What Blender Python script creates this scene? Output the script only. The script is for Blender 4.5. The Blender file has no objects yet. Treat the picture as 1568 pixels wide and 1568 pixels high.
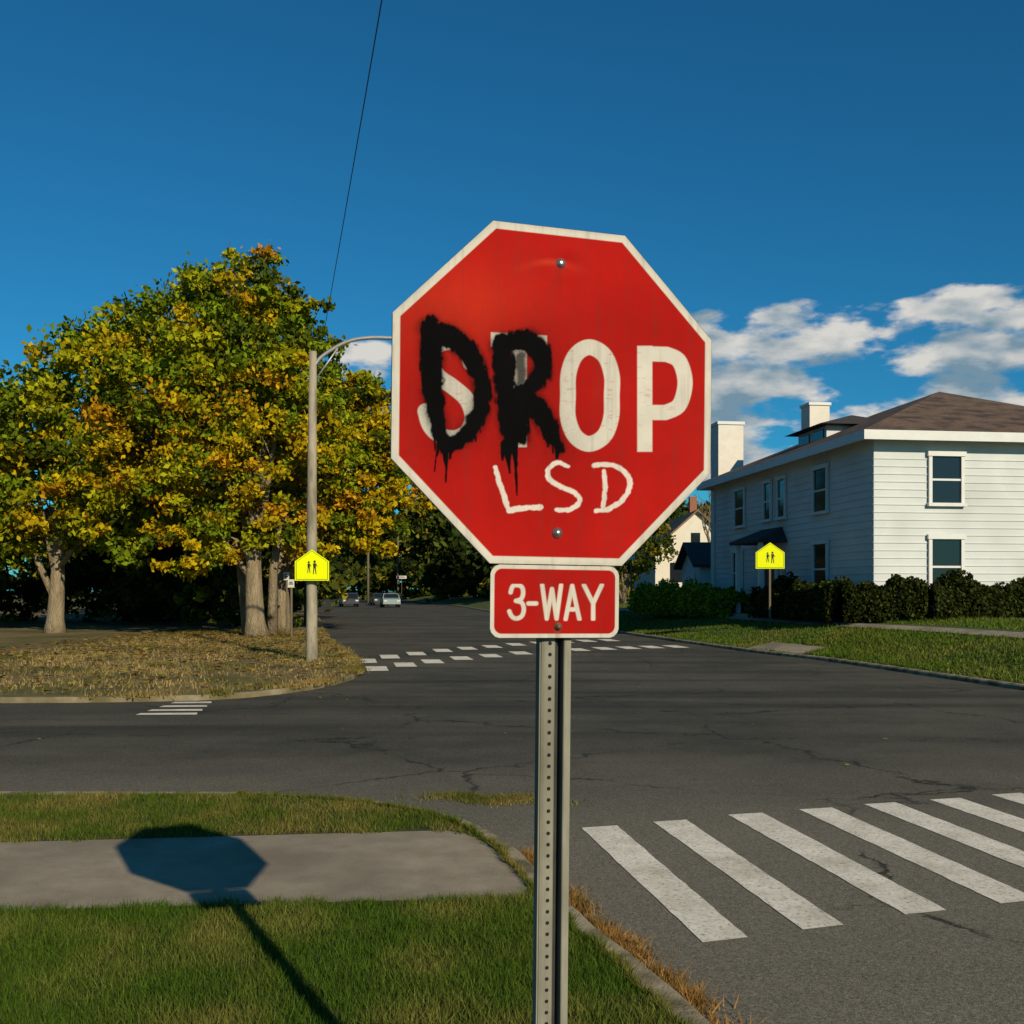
import bpy, math, numpy as np, random
from mathutils import Vector
random.seed(3)
scene=bpy.context.scene
scene.view_settings.view_transform='Standard'
scene.view_settings.look='None'
scene.view_settings.exposure=0
COL=scene.collection

# ------------------------------------------------------------ helpers
def link(o,parent=None):
    COL.objects.link(o)
    if parent: o.parent=parent
    return o
def empty(name,loc=(0,0,0),rot=(0,0,0)):
    e=bpy.data.objects.new(name,None); e.location=loc; e.rotation_euler=rot
    e.empty_display_size=.2
    return link(e)
def mesh(name,v,f,m=None,parent=None,smooth=False):
    me=bpy.data.meshes.new(name); me.from_pydata([tuple(map(float,p)) for p in v],[],[tuple(int(i) for i in q) for q in f]); me.update()
    if m: me.materials.append(m)
    if smooth:
        for p in me.polygons: p.use_smooth=True
    return link(bpy.data.objects.new(name,me),parent)
def fastmesh(name,V,k,m,cols=None,parent=None):
    n=len(V)//k
    me=bpy.data.meshes.new(name)
    me.vertices.add(len(V)); me.vertices.foreach_set('co',V.astype(np.float32).ravel())
    me.loops.add(n*k); me.loops.foreach_set('vertex_index',np.arange(n*k,dtype=np.int32))
    me.polygons.add(n); me.polygons.foreach_set('loop_start',(np.arange(n)*k).astype(np.int32))
    me.polygons.foreach_set('loop_total',np.full(n,k,dtype=np.int32))
    me.update(calc_edges=True)
    if cols is not None:
        a=me.color_attributes.new('Col','FLOAT_COLOR','POINT')
        c=np.ones((len(V),4),dtype=np.float32); c[:,:3]=cols
        a.data.foreach_set('color',c.ravel())
    me.materials.append(m)
    return link(bpy.data.objects.new(name,me),parent)
class MB:
    def __init__(s): s.v=[];s.f=[]
    def add(s,v,f):
        b=len(s.v); s.v+=[tuple(p) for p in v]; s.f+=[tuple(b+i for i in q) for q in f]
    def box(s,x0,x1,y0,y1,z0,z1,T=None):
        v=[(x,y,z) for z in (z0,z1) for y in (y0,y1) for x in (x0,x1)]
        if T: v=[T(*p) for p in v]
        s.add(v,[(0,2,3,1),(4,5,7,6),(0,1,5,4),(2,6,7,3),(0,4,6,2),(1,3,7,5)])
    def tube(s,pts,rad,n=8,cap=True):
        pts=[Vector(p) for p in pts]; b=len(s.v); N=len(pts)
        for i,p in enumerate(pts):
            d=(pts[min(i+1,N-1)]-pts[max(i-1,0)]).normalized()
            up=Vector((0,1,0)) if abs(d.y)<.9 else Vector((1,0,0))
            a=d.cross(up).normalized(); c=d.cross(a).normalized()
            r=rad[i] if hasattr(rad,'__len__') else rad
            for k in range(n):
                t=2*math.pi*k/n; s.v.append(tuple(p+a*math.cos(t)*r+c*math.sin(t)*r))
        for i in range(N-1):
            for k in range(n):
                s.f.append((b+i*n+k,b+i*n+(k+1)%n,b+(i+1)*n+(k+1)%n,b+(i+1)*n+k))
        if cap:
            s.f.append(tuple(b+k for k in range(n))[::-1]); s.f.append(tuple(b+(N-1)*n+k for k in range(n)))
    def obj(s,name,m,parent=None,smooth=False): return mesh(name,s.v,s.f,m,parent,smooth)

def nodes(name):
    m=bpy.data.materials.new(name); m.use_nodes=True; nt=m.node_tree
    return m,nt,nt.nodes['Principled BSDF']
def mat(name,c1,c2=None,scale=5,rough=.8,bump=0,bscale=60,metal=0,detail=6,spec=.3,c3=None,scale3=1.0,t3=(.45,.65),stretch=None,bdist=.01):
    m,nt,b=nodes(name); N=nt.nodes; L=nt.links
    b.inputs['Roughness'].default_value=rough; b.inputs['Metallic'].default_value=metal
    b.inputs['Specular IOR Level'].default_value=spec
    tc=N.new('ShaderNodeTexCoord'); co=tc.outputs['Object']
    if stretch:
        mp=N.new('ShaderNodeMapping'); mp.inputs['Scale'].default_value=stretch; L.new(co,mp.inputs[0]); co=mp.outputs[0]
    if c2 is None: c2=tuple(x*.8 for x in c1)
    no=N.new('ShaderNodeTexNoise'); no.inputs['Scale'].default_value=scale; no.inputs['Detail'].default_value=detail
    no.inputs['Roughness'].default_value=.65
    L.new(co,no.inputs['Vector'])
    r=N.new('ShaderNodeValToRGB'); r.color_ramp.elements[0].position=.3; r.color_ramp.elements[1].position=.7
    r.color_ramp.elements[0].color=(*c1,1); r.color_ramp.elements[1].color=(*c2,1)
    L.new(no.outputs[0],r.inputs[0]); out=r.outputs[0]
    if c3:
        n3=N.new('ShaderNodeTexNoise'); n3.inputs['Scale'].default_value=scale3; n3.inputs['Detail'].default_value=5
        L.new(co,n3.inputs['Vector'])
        mr=N.new('ShaderNodeMapRange'); mr.inputs[1].default_value=t3[0]; mr.inputs[2].default_value=t3[1]; L.new(n3.outputs[0],mr.inputs[0])
        mx=N.new('ShaderNodeMix'); mx.data_type='RGBA'; L.new(mr.outputs[0],mx.inputs[0]); L.new(out,mx.inputs[6]); mx.inputs[7].default_value=(*c3,1); out=mx.outputs[2]
    L.new(out,b.inputs['Base Color'])
    if bump:
        n2=N.new('ShaderNodeTexNoise'); n2.inputs['Scale'].default_value=bscale; n2.inputs['Detail'].default_value=5
        L.new(co,n2.inputs['Vector'])
        bp=N.new('ShaderNodeBump'); bp.inputs['Strength'].default_value=bump; bp.inputs['Distance'].default_value=bdist
        L.new(n2.outputs[0],bp.inputs['Height']); L.new(bp.outputs[0],b.inputs['Normal'])
    return m
def leafmat(name,trans=.35):
    m,nt,b=nodes(name); N=nt.nodes; L=nt.links; N.remove(b)
    a=N.new('ShaderNodeVertexColor'); a.layer_name='Col'
    d=N.new('ShaderNodeBsdfDiffuse'); L.new(a.outputs[0],d.inputs[0])
    t=N.new('ShaderNodeBsdfTranslucent'); L.new(a.outputs[0],t.inputs[0])
    mx=N.new('ShaderNodeMixShader'); mx.inputs[0].default_value=trans
    L.new(d.outputs[0],mx.inputs[1]); L.new(t.outputs[0],mx.inputs[2]); L.new(mx.outputs[0],N['Material Output'].inputs[0])
    return m
def vnoise(x,y,sc,seed=0,oct=1):
    out=np.zeros_like(x,dtype=float); amp=1; tot=0
    for o in range(oct):
        rs=np.random.RandomState(seed+o*17); G=rs.rand(256,256)
        X=x/sc+1000; Y=y/sc+1000; xi=np.floor(X).astype(int); yi=np.floor(Y).astype(int); fx=X-xi; fy=Y-yi
        fx=fx*fx*(3-2*fx); fy=fy*fy*(3-2*fy); a=xi%256; b=yi%256; a1=(xi+1)%256; b1=(yi+1)%256
        out+=amp*((G[a,b]*(1-fx)+G[a1,b]*fx)*(1-fy)+(G[a,b1]*(1-fx)+G[a1,b1]*fx)*fy); tot+=amp; amp*=.5; sc=sc/2
    return out/tot
def ss(a,b,x):
    t=np.clip((x-a)/(b-a),0,1); return t*t*(3-2*t)
def dpoly(x,y,pts,w=None):
    best=np.full(x.shape,1e9)
    for i in range(len(pts)-1):
        (ax,ay),(bx,by)=pts[i][:2],pts[i+1][:2]
        dx,dy=bx-ax,by-ay; t=np.clip(((x-ax)*dx+(y-ay)*dy)/(dx*dx+dy*dy+1e-9),0,1)
        d=np.hypot(x-ax-t*dx,y-ay-t*dy)
        if len(pts[i])>2: d=d-(pts[i][2]*(1-t)+pts[i+1][2]*t)/2
        best=np.minimum(best,d)
    return best
def smooth_line(pts,n=8,closed=False):
    out=[]; P=[np.array(p,float) for p in pts]; N=len(P)
    rng=range(N if closed else N-1)
    for i in rng:
        if closed: p0,p1,p2,p3=P[i-1],P[i],P[(i+1)%N],P[(i+2)%N]
        else: p0,p1,p2,p3=P[max(i-1,0)],P[i],P[i+1],P[min(i+2,N-1)]
        for k in range(n):
            t=k/n; out.append(tuple(.5*((2*p1)+(-p0+p2)*t+(2*p0-5*p1+4*p2-p3)*t*t+(-p0+3*p1-3*p2+p3)*t**3)))
    out.append(tuple(P[0] if closed else P[-1])); return out
def pip(x,y,poly):
    ins=np.zeros(x.shape,bool); n=len(poly)
    for i in range(n):
        x1,y1=poly[i];x2,y2=poly[(i+1)%n]
        c=((y1>y)!=(y2>y))&(x<(x2-x1)*(y-y1)/((y2-y1)+1e-12)+x1); ins^=c
    return ins
def offset(pts,d):
    out=[]
    for i,p in enumerate(pts):
        a=pts[max(i-1,0)]; b=pts[min(i+1,len(pts)-1)]
        dx,dy=b[0]-a[0],b[1]-a[1]; l=math.hypot(dx,dy); out.append((p[0]+dy/l*d,p[1]-dx/l*d))
    return out

# ------------------------------------------------------------ camera
cam=bpy.data.cameras.new('camera'); camo=link(bpy.data.objects.new('camera',cam))
cam.sensor_width=36; cam.lens=36*1600/1568; cam.shift_y=121/1568; cam.clip_end=9000; cam.clip_start=.05
camo.location=(0,0,1.6); camo.rotation_euler=(math.pi/2,0,0); scene.camera=camo

# ------------------------------------------------------------ light
sd=Vector((-2.06,3.95,-2.04)).normalized()
sun=bpy.data.lights.new('sun','SUN'); sun.energy=4.9; sun.angle=math.radians(.5); sun.color=(1,.87,.64)
so=link(bpy.data.objects.new('sun',sun)); so.rotation_euler=sd.to_track_quat('-Z','Y').to_euler(); so.location=(4,-8,8)
w=bpy.data.worlds.new('World'); scene.world=w; w.use_nodes=True; nt=w.node_tree; N=nt.nodes; L=nt.links
bg=N['Background']; bg.inputs[1].default_value=.078
sky=N.new('ShaderNodeTexSky'); sky.sky_type='NISHITA'; sky.sun_disc=False; sky.sun_elevation=math.radians(24.6)
sky.sun_rotation=math.atan2(2.06,-3.95); sky.altitude=300; sky.air_density=1.0; sky.dust_density=.3; sky.ozone_density=3.0
tint=N.new('ShaderNodeMix'); tint.data_type='RGBA'; tint.blend_type='MULTIPLY'; tint.inputs[0].default_value=1; tint.inputs[7].default_value=(.14,.74,.98,1)
L.new(sky.outputs[0],tint.inputs[6])
tc=N.new('ShaderNodeTexCoord'); sp=N.new('ShaderNodeSeparateXYZ'); L.new(tc.outputs['Generated'],sp.inputs[0])
def M(op,a,b=None,clamp=False):
    n=N.new('ShaderNodeMath'); n.operation=op; n.use_clamp=clamp
    for i,x in enumerate((a,b)):
        if x is None: continue
        if isinstance(x,(int,float)): n.inputs[i].default_value=x
        else: L.new(x,n.inputs[i])
    return n.outputs[0]
def MR(v,a,b,c=0,d=1):
    n=N.new('ShaderNodeMapRange'); n.interpolation_type='SMOOTHSTEP'
    L.new(v,n.inputs[0]); n.inputs[1].default_value=a;n.inputs[2].default_value=b;n.inputs[3].default_value=c;n.inputs[4].default_value=d
    return n.outputs[0]
X,Y,Z=sp.outputs
az=N.new('ShaderNodeMath'); az.operation='ARCTAN2'; L.new(X,az.inputs[0]); L.new(Y,az.inputs[1]); az=az.outputs[0]
mR=M('MULTIPLY',MR(az,.10,.17),MR(az,.9,1.3,1,0))
mL=M('MULTIPLY',MR(az,-.205,-.16),MR(az,-.13,-.08,1,0))
eR=M('MULTIPLY',MR(Z,.06,.11),MR(Z,.25,.285,1,0))
eL=M('MULTIPLY',MR(Z,.17,.205),MR(Z,.225,.25,1,0))
mask=M('MAXIMUM',M('MULTIPLY',mR,eR),M('MULTIPLY',M('MULTIPLY',mL,eL),1.15))
def cnoise(dz,scale,detail,rough):
    mp=N.new('ShaderNodeMapping'); mp.inputs['Scale'].default_value=(1.0,1.0,2.4); mp.inputs['Location'].default_value=(5.3,0,.57+dz); L.new(tc.outputs['Generated'],mp.inputs[0])
    cn=N.new('ShaderNodeTexNoise'); cn.inputs['Scale'].default_value=scale; cn.inputs['Detail'].default_value=detail; cn.inputs['Roughness'].default_value=rough; L.new(mp.outputs[0],cn.inputs[0]); return cn.outputs[0]
dens=M('ADD',cnoise(0,12,8,.52),M('MULTIPLY',mask,.5)); dens=MR(dens,.93,1.04)
cr=N.new('ShaderNodeValToRGB'); cr.color_ramp.elements[0].position=.42; cr.color_ramp.elements[1].position=.60
cr.color_ramp.elements[0].color=(8.6,8.4,7.9,1); cr.color_ramp.elements[1].color=(2.2,3.6,4.7,1); L.new(cnoise(.05,12,5,.5),cr.inputs[0])
mix=N.new('ShaderNodeMix'); mix.data_type='RGBA'; L.new(dens,mix.inputs[0]); L.new(tint.outputs[2],mix.inputs[6]); L.new(cr.outputs[0],mix.inputs[7])
L.new(mix.outputs[2],bg.inputs[0])

# ------------------------------------------------------------ materials
def asphalt_mat():
    m,nt,b=nodes('asphalt'); N=nt.nodes; L=nt.links
    tc=N.new('ShaderNodeTexCoord'); co=tc.outputs['Object']
    def noise(s,d=5,r=.6,vec=None):
        n=N.new('ShaderNodeTexNoise'); n.inputs['Scale'].default_value=s; n.inputs['Detail'].default_value=d; n.inputs['Roughness'].default_value=r; L.new(vec or co,n.inputs[0]); return n
    def mixc(f,a,c,bt='MIX'):
        n=N.new('ShaderNodeMix'); n.data_type='RGBA'; n.blend_type=bt
        if isinstance(f,float): n.inputs[0].default_value=f
        else: L.new(f,n.inputs[0])
        for i,x in ((6,a),(7,c)):
            if isinstance(x,tuple): n.inputs[i].default_value=(*x,1)
            else: L.new(x,n.inputs[i])
        return n.outputs[2]
    def mr(v,a,c,lo=0.,hi=1.):
        n=N.new('ShaderNodeMapRange'); L.new(v,n.inputs[0]); n.inputs[1].default_value=a;n.inputs[2].default_value=c;n.inputs[3].default_value=lo;n.inputs[4].default_value=hi; return n.outputs[0]
    big=noise(.28,5); mid=noise(1.7,7,.7); fine=noise(170,2,.8); fine2=noise(55,2,.8)
    c=mixc(mr(big.outputs[0],.35,.65),(.040,.040,.033),(.090,.084,.065))
    c=mixc(mr(mid.outputs[0],.3,.75,0.,.5),c,(.11,.10,.078))
    mp=N.new('ShaderNodeMapping'); mp.inputs['Scale'].default_value=(.06,.8,1); mp.inputs['Rotation'].default_value=(0,0,.12); L.new(co,mp.inputs[0])
    c=mixc(mr(noise(1.0,4,.5,mp.outputs[0]).outputs[0],.48,.68,0.,.7),c,(.028,.028,.024))
    sx=N.new('ShaderNodeSeparateXYZ'); L.new(co,sx.inputs[0])
    nn=noise(.9,6); ad0=N.new('ShaderNodeMath'); ad0.operation='MULTIPLY_ADD'; L.new(nn.outputs[0],ad0.inputs[0]); ad0.inputs[1].default_value=2.5; L.new(sx.outputs[1],ad0.inputs[2])
    c=mixc(mr(ad0.outputs[0],12.3,8.2,0.,.75),c,(.19,.17,.13))
    g=mr(fine.outputs[0],.3,.7,.25,1.75); n=N.new('ShaderNodeVectorMath'); n.operation='SCALE'; L.new(c,n.inputs[0]); L.new(g,n.inputs[3]); c=n.outputs[0]
    g=mr(fine2.outputs[0],.3,.7,.65,1.35); n=N.new('ShaderNodeVectorMath'); n.operation='SCALE'; L.new(c,n.inputs[0]); L.new(g,n.inputs[3]); c=n.outputs[0]
    dn=noise(1.6,7,.65); ad=N.new('ShaderNodeMix'); ad.data_type='RGBA'; ad.blend_type='ADD'; ad.inputs[0].default_value=.8; L.new(co,ad.inputs[6]); L.new(dn.outputs['Color'],ad.inputs[7])
    v=N.new('ShaderNodeTexVoronoi'); v.feature='DISTANCE_TO_EDGE'; v.inputs['Scale'].default_value=.30; L.new(ad.outputs[2],v.inputs[0])
    cm=mr(v.outputs[0],.002,.010,.9,0.); brk=mr(noise(.7,4).outputs[0],.42,.54)
    mu=N.new('ShaderNodeMath'); mu.operation='MULTIPLY'; L.new(cm,mu.inputs[0]); L.new(brk,mu.inputs[1])
    c=mixc(mu.outputs[0],c,(.018,.018,.016))
    L.new(c,b.inputs['Base Color']); b.inputs['Roughness'].default_value=.9; b.inputs['Specular IOR Level'].default_value=.12
    bp=N.new('ShaderNodeBump'); bp.inputs['Strength'].default_value=.7; bp.inputs['Distance'].default_value=.006
    L.new(fine.outputs[0],bp.inputs['Height']); L.new(bp.outputs[0],b.inputs['Normal'])
    return m
def paint_mat():
    m,nt,b=nodes('road_paint'); N=nt.nodes; L=nt.links
    tc=N.new('ShaderNodeTexCoord'); co=tc.outputs['Object']
    def noise(s,d=8,r=.75):
        n=N.new('ShaderNodeTexNoise'); n.inputs['Scale'].default_value=s; n.inputs['Detail'].default_value=d; n.inputs['Roughness'].default_value=r; L.new(co,n.inputs[0]); return n
    r=N.new('ShaderNodeValToRGB'); e=r.color_ramp.elements; e[0].position=.35; e[1].position=.47; e[0].color=(.22,.195,.155,1); e[1].color=(.80,.74,.63,1)
    L.new(noise(38).outputs[0],r.inputs[0])
    r2=N.new('ShaderNodeValToRGB'); e=r2.color_ramp.elements; e[0].position=.3; e[1].position=.6; e[0].color=(.62,.59,.53,1); e[1].color=(1,1,1,1)
    L.new(noise(3).outputs[0],r2.inputs[0])
    mx=N.new('ShaderNodeMix'); mx.data_type='RGBA'; mx.blend_type='MULTIPLY'; mx.inputs[0].default_value=1; L.new(r.outputs[0],mx.inputs[6]); L.new(r2.outputs[0],mx.inputs[7])
    L.new(mx.outputs[2],b.inputs['Base Color']); b.inputs['Roughness'].default_value=.85; b.inputs['Specular IOR Level'].default_value=.15
    bp=N.new('ShaderNodeBump'); bp.inputs['Strength'].default_value=.6; bp.inputs['Distance'].default_value=.005; L.new(noise(150,3).outputs[0],bp.inputs['Height']); L.new(bp.outputs[0],b.inputs['Normal'])
    return m
M_as=asphalt_mat(); M_pt=paint_mat()
M_conc=mat('concrete_walk',(.25,.205,.145),(.37,.31,.23),4,.92,.8,140,c3=(.20,.165,.12),scale3=.9,bdist=.008,spec=.15,detail=12)
M_kerb=mat('kerb_concrete',(.26,.21,.14),(.42,.35,.235),9,.9,.8,90,c3=(.13,.11,.06),scale3=4,t3=(.42,.62),bdist=.01,spec=.15)
M_kerb2=mat('old_kerb_concrete',(.22,.18,.11),(.33,.27,.17),9,.9,.8,60,c3=(.12,.10,.045),scale3=1.4,t3=(.38,.58),bdist=.01,spec=.15)
M_soil=mat('grass_soil',(.035,.045,.012),(.065,.07,.02),14,.95,1,60,c3=(.09,.07,.03),scale3=2,bdist=.03)
M_verge=mat('dry_verge',(.24,.17,.075),(.13,.10,.04),3,.95,1,25,c3=(.085,.085,.02),scale3=.35,t3=(.45,.65),bdist=.06)
M_lawn=mat('lawn',(.045,.075,.012),(.085,.11,.02),6,.95,1,25,c3=(.10,.09,.03),scale3=.5,t3=(.5,.75),bdist=.05)
M_field=mat('ground',(.05,.065,.02),(.09,.085,.04),.05,.95)
M_leaf=leafmat('leaves'); M_blade=leafmat('grass_blades',.3)
M_bark=mat('bark',(.15,.11,.06),(.34,.27,.17),3,.95,1,12,stretch=(2.2,2.2,.5),bdist=.08)
M_galv=mat('galvanised_steel',(.17,.16,.12),(.27,.255,.20),22,.65,.2,120,metal=.1,c3=(.10,.09,.06),scale3=8,t3=(.48,.75),stretch=(1,1,.25),bdist=.002)
M_recess_shade=mat('steel_recess_shade',(.020,.022,.020),(.04,.04,.035),20,.7)  # post steel darkened so its colour carries the shadow in the recess
M_hole=mat('hole_black',(.008,.008,.008),(.012,.012,.012),20,.9)
M_bolt=mat('bolt_zinc',(.35,.35,.33),(.5,.5,.48),40,.35,metal=.9)
M_rust=mat('bolt_rust',(.10,.06,.03),(.2,.14,.09),60,.7,metal=.4)
M_alu=mat('aluminium',(.35,.35,.34),(.45,.45,.44),10,.5,metal=.6)
M_wsheet=mat('white_sheeting',(.50,.475,.42),(.56,.53,.47),12,.45)

# ------------------------------------------------------------ ground, roads
mesh('ground',[(-4000,-4000,-.12),(4000,-4000,-.12),(4000,6000,-.12),(-4000,6000,-.12)],[(0,1,2,3)],M_field)
RZ=-.08
mesh('road',[(-90,-40,RZ),(26,-40,RZ),(26,330,RZ),(-90,330,RZ)],[(0,1,2,3)],M_as)

Kraw=[(-60,8.0),(-12,8.25),(-5,8.36),(-2.42,8.34),(-2.0,8.30),(-1.33,8.10),(-.91,7.90),(-.49,7.55),(-.195,7.11),(.025,6.56),(.137,6.10),(.293,5.45),(.42,4.97),(.55,4.60),(.76,3.86),(1.1,2.3),(1.5,0),(2.2,-6),(3,-15),(4,-38)]
K=[Kraw[0],Kraw[1]]+smooth_line(Kraw[2:],5)
def kerb(name,line,w,zi=.004,m=None):
    inner=offset(line,w); n=len(line); v=[];f=[]
    mid=offset(line,.03 if w>0 else -.03)
    for i in range(n):
        z=.006*math.sin(i*1.7)
        v+=[(*line[i],-.115),(*line[i],-.02+z*.3),(*mid[i],zi),(*inner[i],zi),(*inner[i],-.05)]
    for i in range(n-1):
        for k in range(4): f.append((i*5+k,i*5+k+1,(i+1)*5+k+1,(i+1)*5+k))
    return mesh(name,v,f,m or M_kerb)
kerb('kerb',K,.15)
Kin=offset(K,.149)
mesh('grass_verge',[(*p,0) for p in Kin]+[(-60,-38,0)],[tuple(range(len(Kin)+1))],M_soil)
walk=[(-12,4.45),(-6,4.93),(-1.54,5.30),(.06,5.44),(.10,5.60),(.04,5.95),(-.06,6.28),(-.13,6.52),(-.22,6.74),(-.32,6.88),(-.45,6.96),(-1.95,6.78),(-6,6.30),(-12,5.65)]
mesh('sidewalk',[(*p,.006) for p in walk],[tuple(range(len(walk)))],M_conc)
Lr=[(-60,14.6),(-12,15.5),(-6.5,15.7),(-4.64,16.1),(-3.78,17.0),(-3.25,18.3),(-3.02,20.2),(-3.25,22.3),(-4.28,27.5),(-6.99,39.4),(-15.9,85),(-33,170),(-66,320)]
LL=[Lr[0],Lr[1]]+smooth_line(Lr[2:],6)
kerb('kerb',LL,-.10,m=M_kerb2)
Lin=offset(LL,-.099)
mesh('dry_grass_verge',[(*p,0) for p in Lin]+[(-300,320,0),(-300,14,0)],[tuple(range(len(Lin)+2))],M_verge)
Rr=[(15,-38),(13,-12),(11,2),(9.5,12),(8.25,20.5),(7.42,25.6),(6.47,29.1),(4.4,41),(1.9,58),(-1.2,80),(-6.5,118),(-15.4,170),(-30,240),(-50,320)]
RR=smooth_line(Rr,5)
kerb('kerb',RR,.16)
offs=[.159,1.0,2.0,3.2,6,12,60,260]; zs=[0,.13,.42,.68,.85,.9,.95,.9]
v=[];f=[]; nO=len(offs); offl=[offset(RR,o) for o in offs]
for i in range(len(RR)):
    for k in range(nO): v.append((*offl[k][i],zs[k]))
for i in range(len(RR)-1):
    for k in range(nO-1): f.append((i*nO+k,i*nO+k+1,(i+1)*nO+k+1,(i+1)*nO+k))
mesh('lawn',v,f,M_lawn,smooth=True)
def rline(o,z,i0,i1): return [(*p,z) for p in offset(RR,o)[i0:i1]]
a=rline(2.75,.607,16,46); b_=rline(3.19,.70,16,46); nn=len(a)
mesh('sidewalk',a+b_,[(i,i+1,nn+i+1,nn+i) for i in range(nn-1)],M_conc)
ap=[(7.32,26.4),(6.55,29.4),(7.35,29.75),(8.15,26.9)]
mesh('kerb_ramp',[(7.36,26.4,.012),(6.62,29.3,.012),(7.4,29.6,.16),(8.2,26.8,.16)],[(0,1,2,3)],M_conc)

# ------------------------------------------------------------ road markings
def rd(p): return (p[0]*1.05,p[1]*1.05,RZ+.004)
mb=MB()
starts=[(.467,7.05,.249),(.976,7.23,.240),(1.544,7.46,.262),(2.10,7.64,.26),(2.64,7.83,.26),(3.2,8.0,.26),(3.76,8.2,.26),(4.3,8.4,.26),(4.86,8.6,.26)]
rj=random.Random(2)
for i,(x,y,wd) in enumerate(starts):
    dx,dy=.40,-2.30; n=26; Lp=[];Rp=[]
    for k in range(n+1):
        t=k/n; Lp.append((x+dx*t+rj.uniform(-.004,.004),y+dy*t)); Rp.append((x+wd+(dx-.03)*t+rj.uniform(-.004,.004),y+.07+dy*t))
    mb.add([rd(p) for p in Lp+Rp],[(k,k+1,n+1+k+1,n+1+k) for k in range(n)])
mb.obj('crosswalk_marking',M_pt)
mb=MB()
lowm=[(-2.93,22.6),(-2.44,23.8),(-1.9,24.9),(-1.27,26.1),(-.56,27.1),(.23,28.3),(1.06,29.2),(1.89,29.9),(2.69,30.5),(3.44,30.9),(4.18,31.3),(4.94,31.6)]
upm=[(-3.5,25.1),(-3.13,26.7),(-2.57,28.0),(-1.97,29.5),(-1.32,30.6),(-.61,31.6),(.12,32.8),(.9,33.8),(1.7,34.6),(2.5,35.2),(3.3,35.7)]
for pts,wd,ln in ((lowm,.46,1.35),(upm,.46,1.5)):
    for x,y in pts:
        a=(-.16,.987); mb.add([(x-wd/2-a[0]*ln/2,y-a[1]*ln/2,RZ+.004),(x+wd/2-a[0]*ln/2,y-a[1]*ln/2+.05,RZ+.004),(x+wd/2+a[0]*ln/2,y+a[1]*ln/2+.05,RZ+.004),(x-wd/2+a[0]*ln/2,y+a[1]*ln/2,RZ+.004)],[(0,1,2,3)])
mb.obj('crosswalk_marking',M_pt)
mb=MB()
for xr,y in ((-4.50,15.75),(-4.42,15.25),(-4.34,14.75),(-4.28,14.3)):
    mb.add([(-5.1,y-.15,RZ+.004),(xr,y-.11,RZ+.004),(xr-.06,y+.11,RZ+.004),(-5.1,y+.05,RZ+.004)],[(0,1,2,3)])
mb.obj('crosswalk_marking',M_pt)

# ------------------------------------------------------------ grass blades
rs=np.random.RandomState(5)
def blades(name,P,h,w,cols,lean=.5,seed=1):
    rs=np.random.RandomState(seed); n=len(P)
    hh=h*(.45+.9*rs.rand(n))*(.6+.8*vnoise(P[:,0],P[:,1],.12,seed+5,2)); a=rs.rand(n)*2*np.pi; la=rs.rand(n)*2*np.pi; ll=hh*lean*rs.rand(n)*1.3
    dx=np.cos(a)*w*(.6+.8*rs.rand(n)); dy=np.sin(a)*w*(.6+.8*rs.rand(n))
    V=np.zeros((n,3,3)); V[:,0]=P; V[:,1]=P; V[:,2]=P
    V[:,0,0]-=dx/2;V[:,0,1]-=dy/2;V[:,1,0]+=dx/2;V[:,1,1]+=dy/2
    V[:,2,0]+=np.cos(la)*ll;V[:,2,1]+=np.sin(la)*ll;V[:,2,2]+=hh; V[:,:2,2]-=.004
    return fastmesh(name,V.reshape(-1,3),3,M_blade,np.repeat(cols,3,axis=0))
def gcol(P,seed,green=(.085,.13,.022),yel=(.22,.19,.06),amt=.35,sc=.35):
    rs=np.random.RandomState(seed); n=len(P)
    t=vnoise(P[:,0],P[:,1],sc,seed,3); t=np.clip((t-.5)*2.2+amt+(rs.rand(n)-.5)*.6,0,1)[:,None]
    c=np.array(green)*(1-t)+np.array(yel)*t
    return c*(.5+1.0*rs.rand(n))[:,None]
def scatter(n,x0,x1,y0,y1,seed):
    r=np.random.RandomState(seed); return r.rand(n)*(x1-x0)+x0, r.rand(n)*(y1-y0)+y0
Kpoly=Kin+[(-60,-38)]
def notwalk(x,y,j,seed):
    jx=(vnoise(x,y,.12,seed,2)-.5)*j*2; return ~pip(x+jx*.3,y+jx,walk)
x,y=scatter(190000,-4.0,.9,2.9,5.75,11)
ok=pip(x,y,offset(Kin,.01)+[(-60,-38)])&notwalk(x,y,.09,61)&(x>-.54*y-.2); x,y=x[ok],y[ok]
P=np.c_[x,y,np.zeros(len(x))]; blades('grass',P,.044,.0045,gcol(P,3,(.070,.125,.014),(.20,.19,.045),.14),.85,2)
x,y=scatter(110000,-5.0,.3,5.7,8.5,12)
ok=pip(x,y,Kpoly)&notwalk(x,y,.10,62)&(x>-.54*y-.2)&(rs.rand(len(x))<.3+1.1*vnoise(x,y,.3,4,2)); x,y=x[ok],y[ok]
P=np.c_[x,y,np.zeros(len(x))]; blades('grass',P,.040,.006,gcol(P,6,(.080,.12,.015),(.22,.18,.05),.32),.8,3)
t=rs.rand(9000); kk=np.array(Kin); seg=kk[[i for i,p in enumerate(Kin) if 3.2<p[1]<8.3 and p[0]>-2.2]]
ii=(t*(len(seg)-1)).astype(int); fr=(t*(len(seg)-1)-ii)[:,None]; base=seg[ii]*(1-fr)+seg[ii+1]*fr
ed=(vnoise(base[:,0],base[:,1],.10,29,3)-.42)*.12*rs.rand(9000); base[:,0]+=ed; base[:,1]+=ed*.4
P=np.c_[base,np.full(9000,.004)]; blades('grass',P,.040,.006,gcol(P,16,(.080,.12,.015),(.22,.18,.05),.4),1.0,13)
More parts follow.
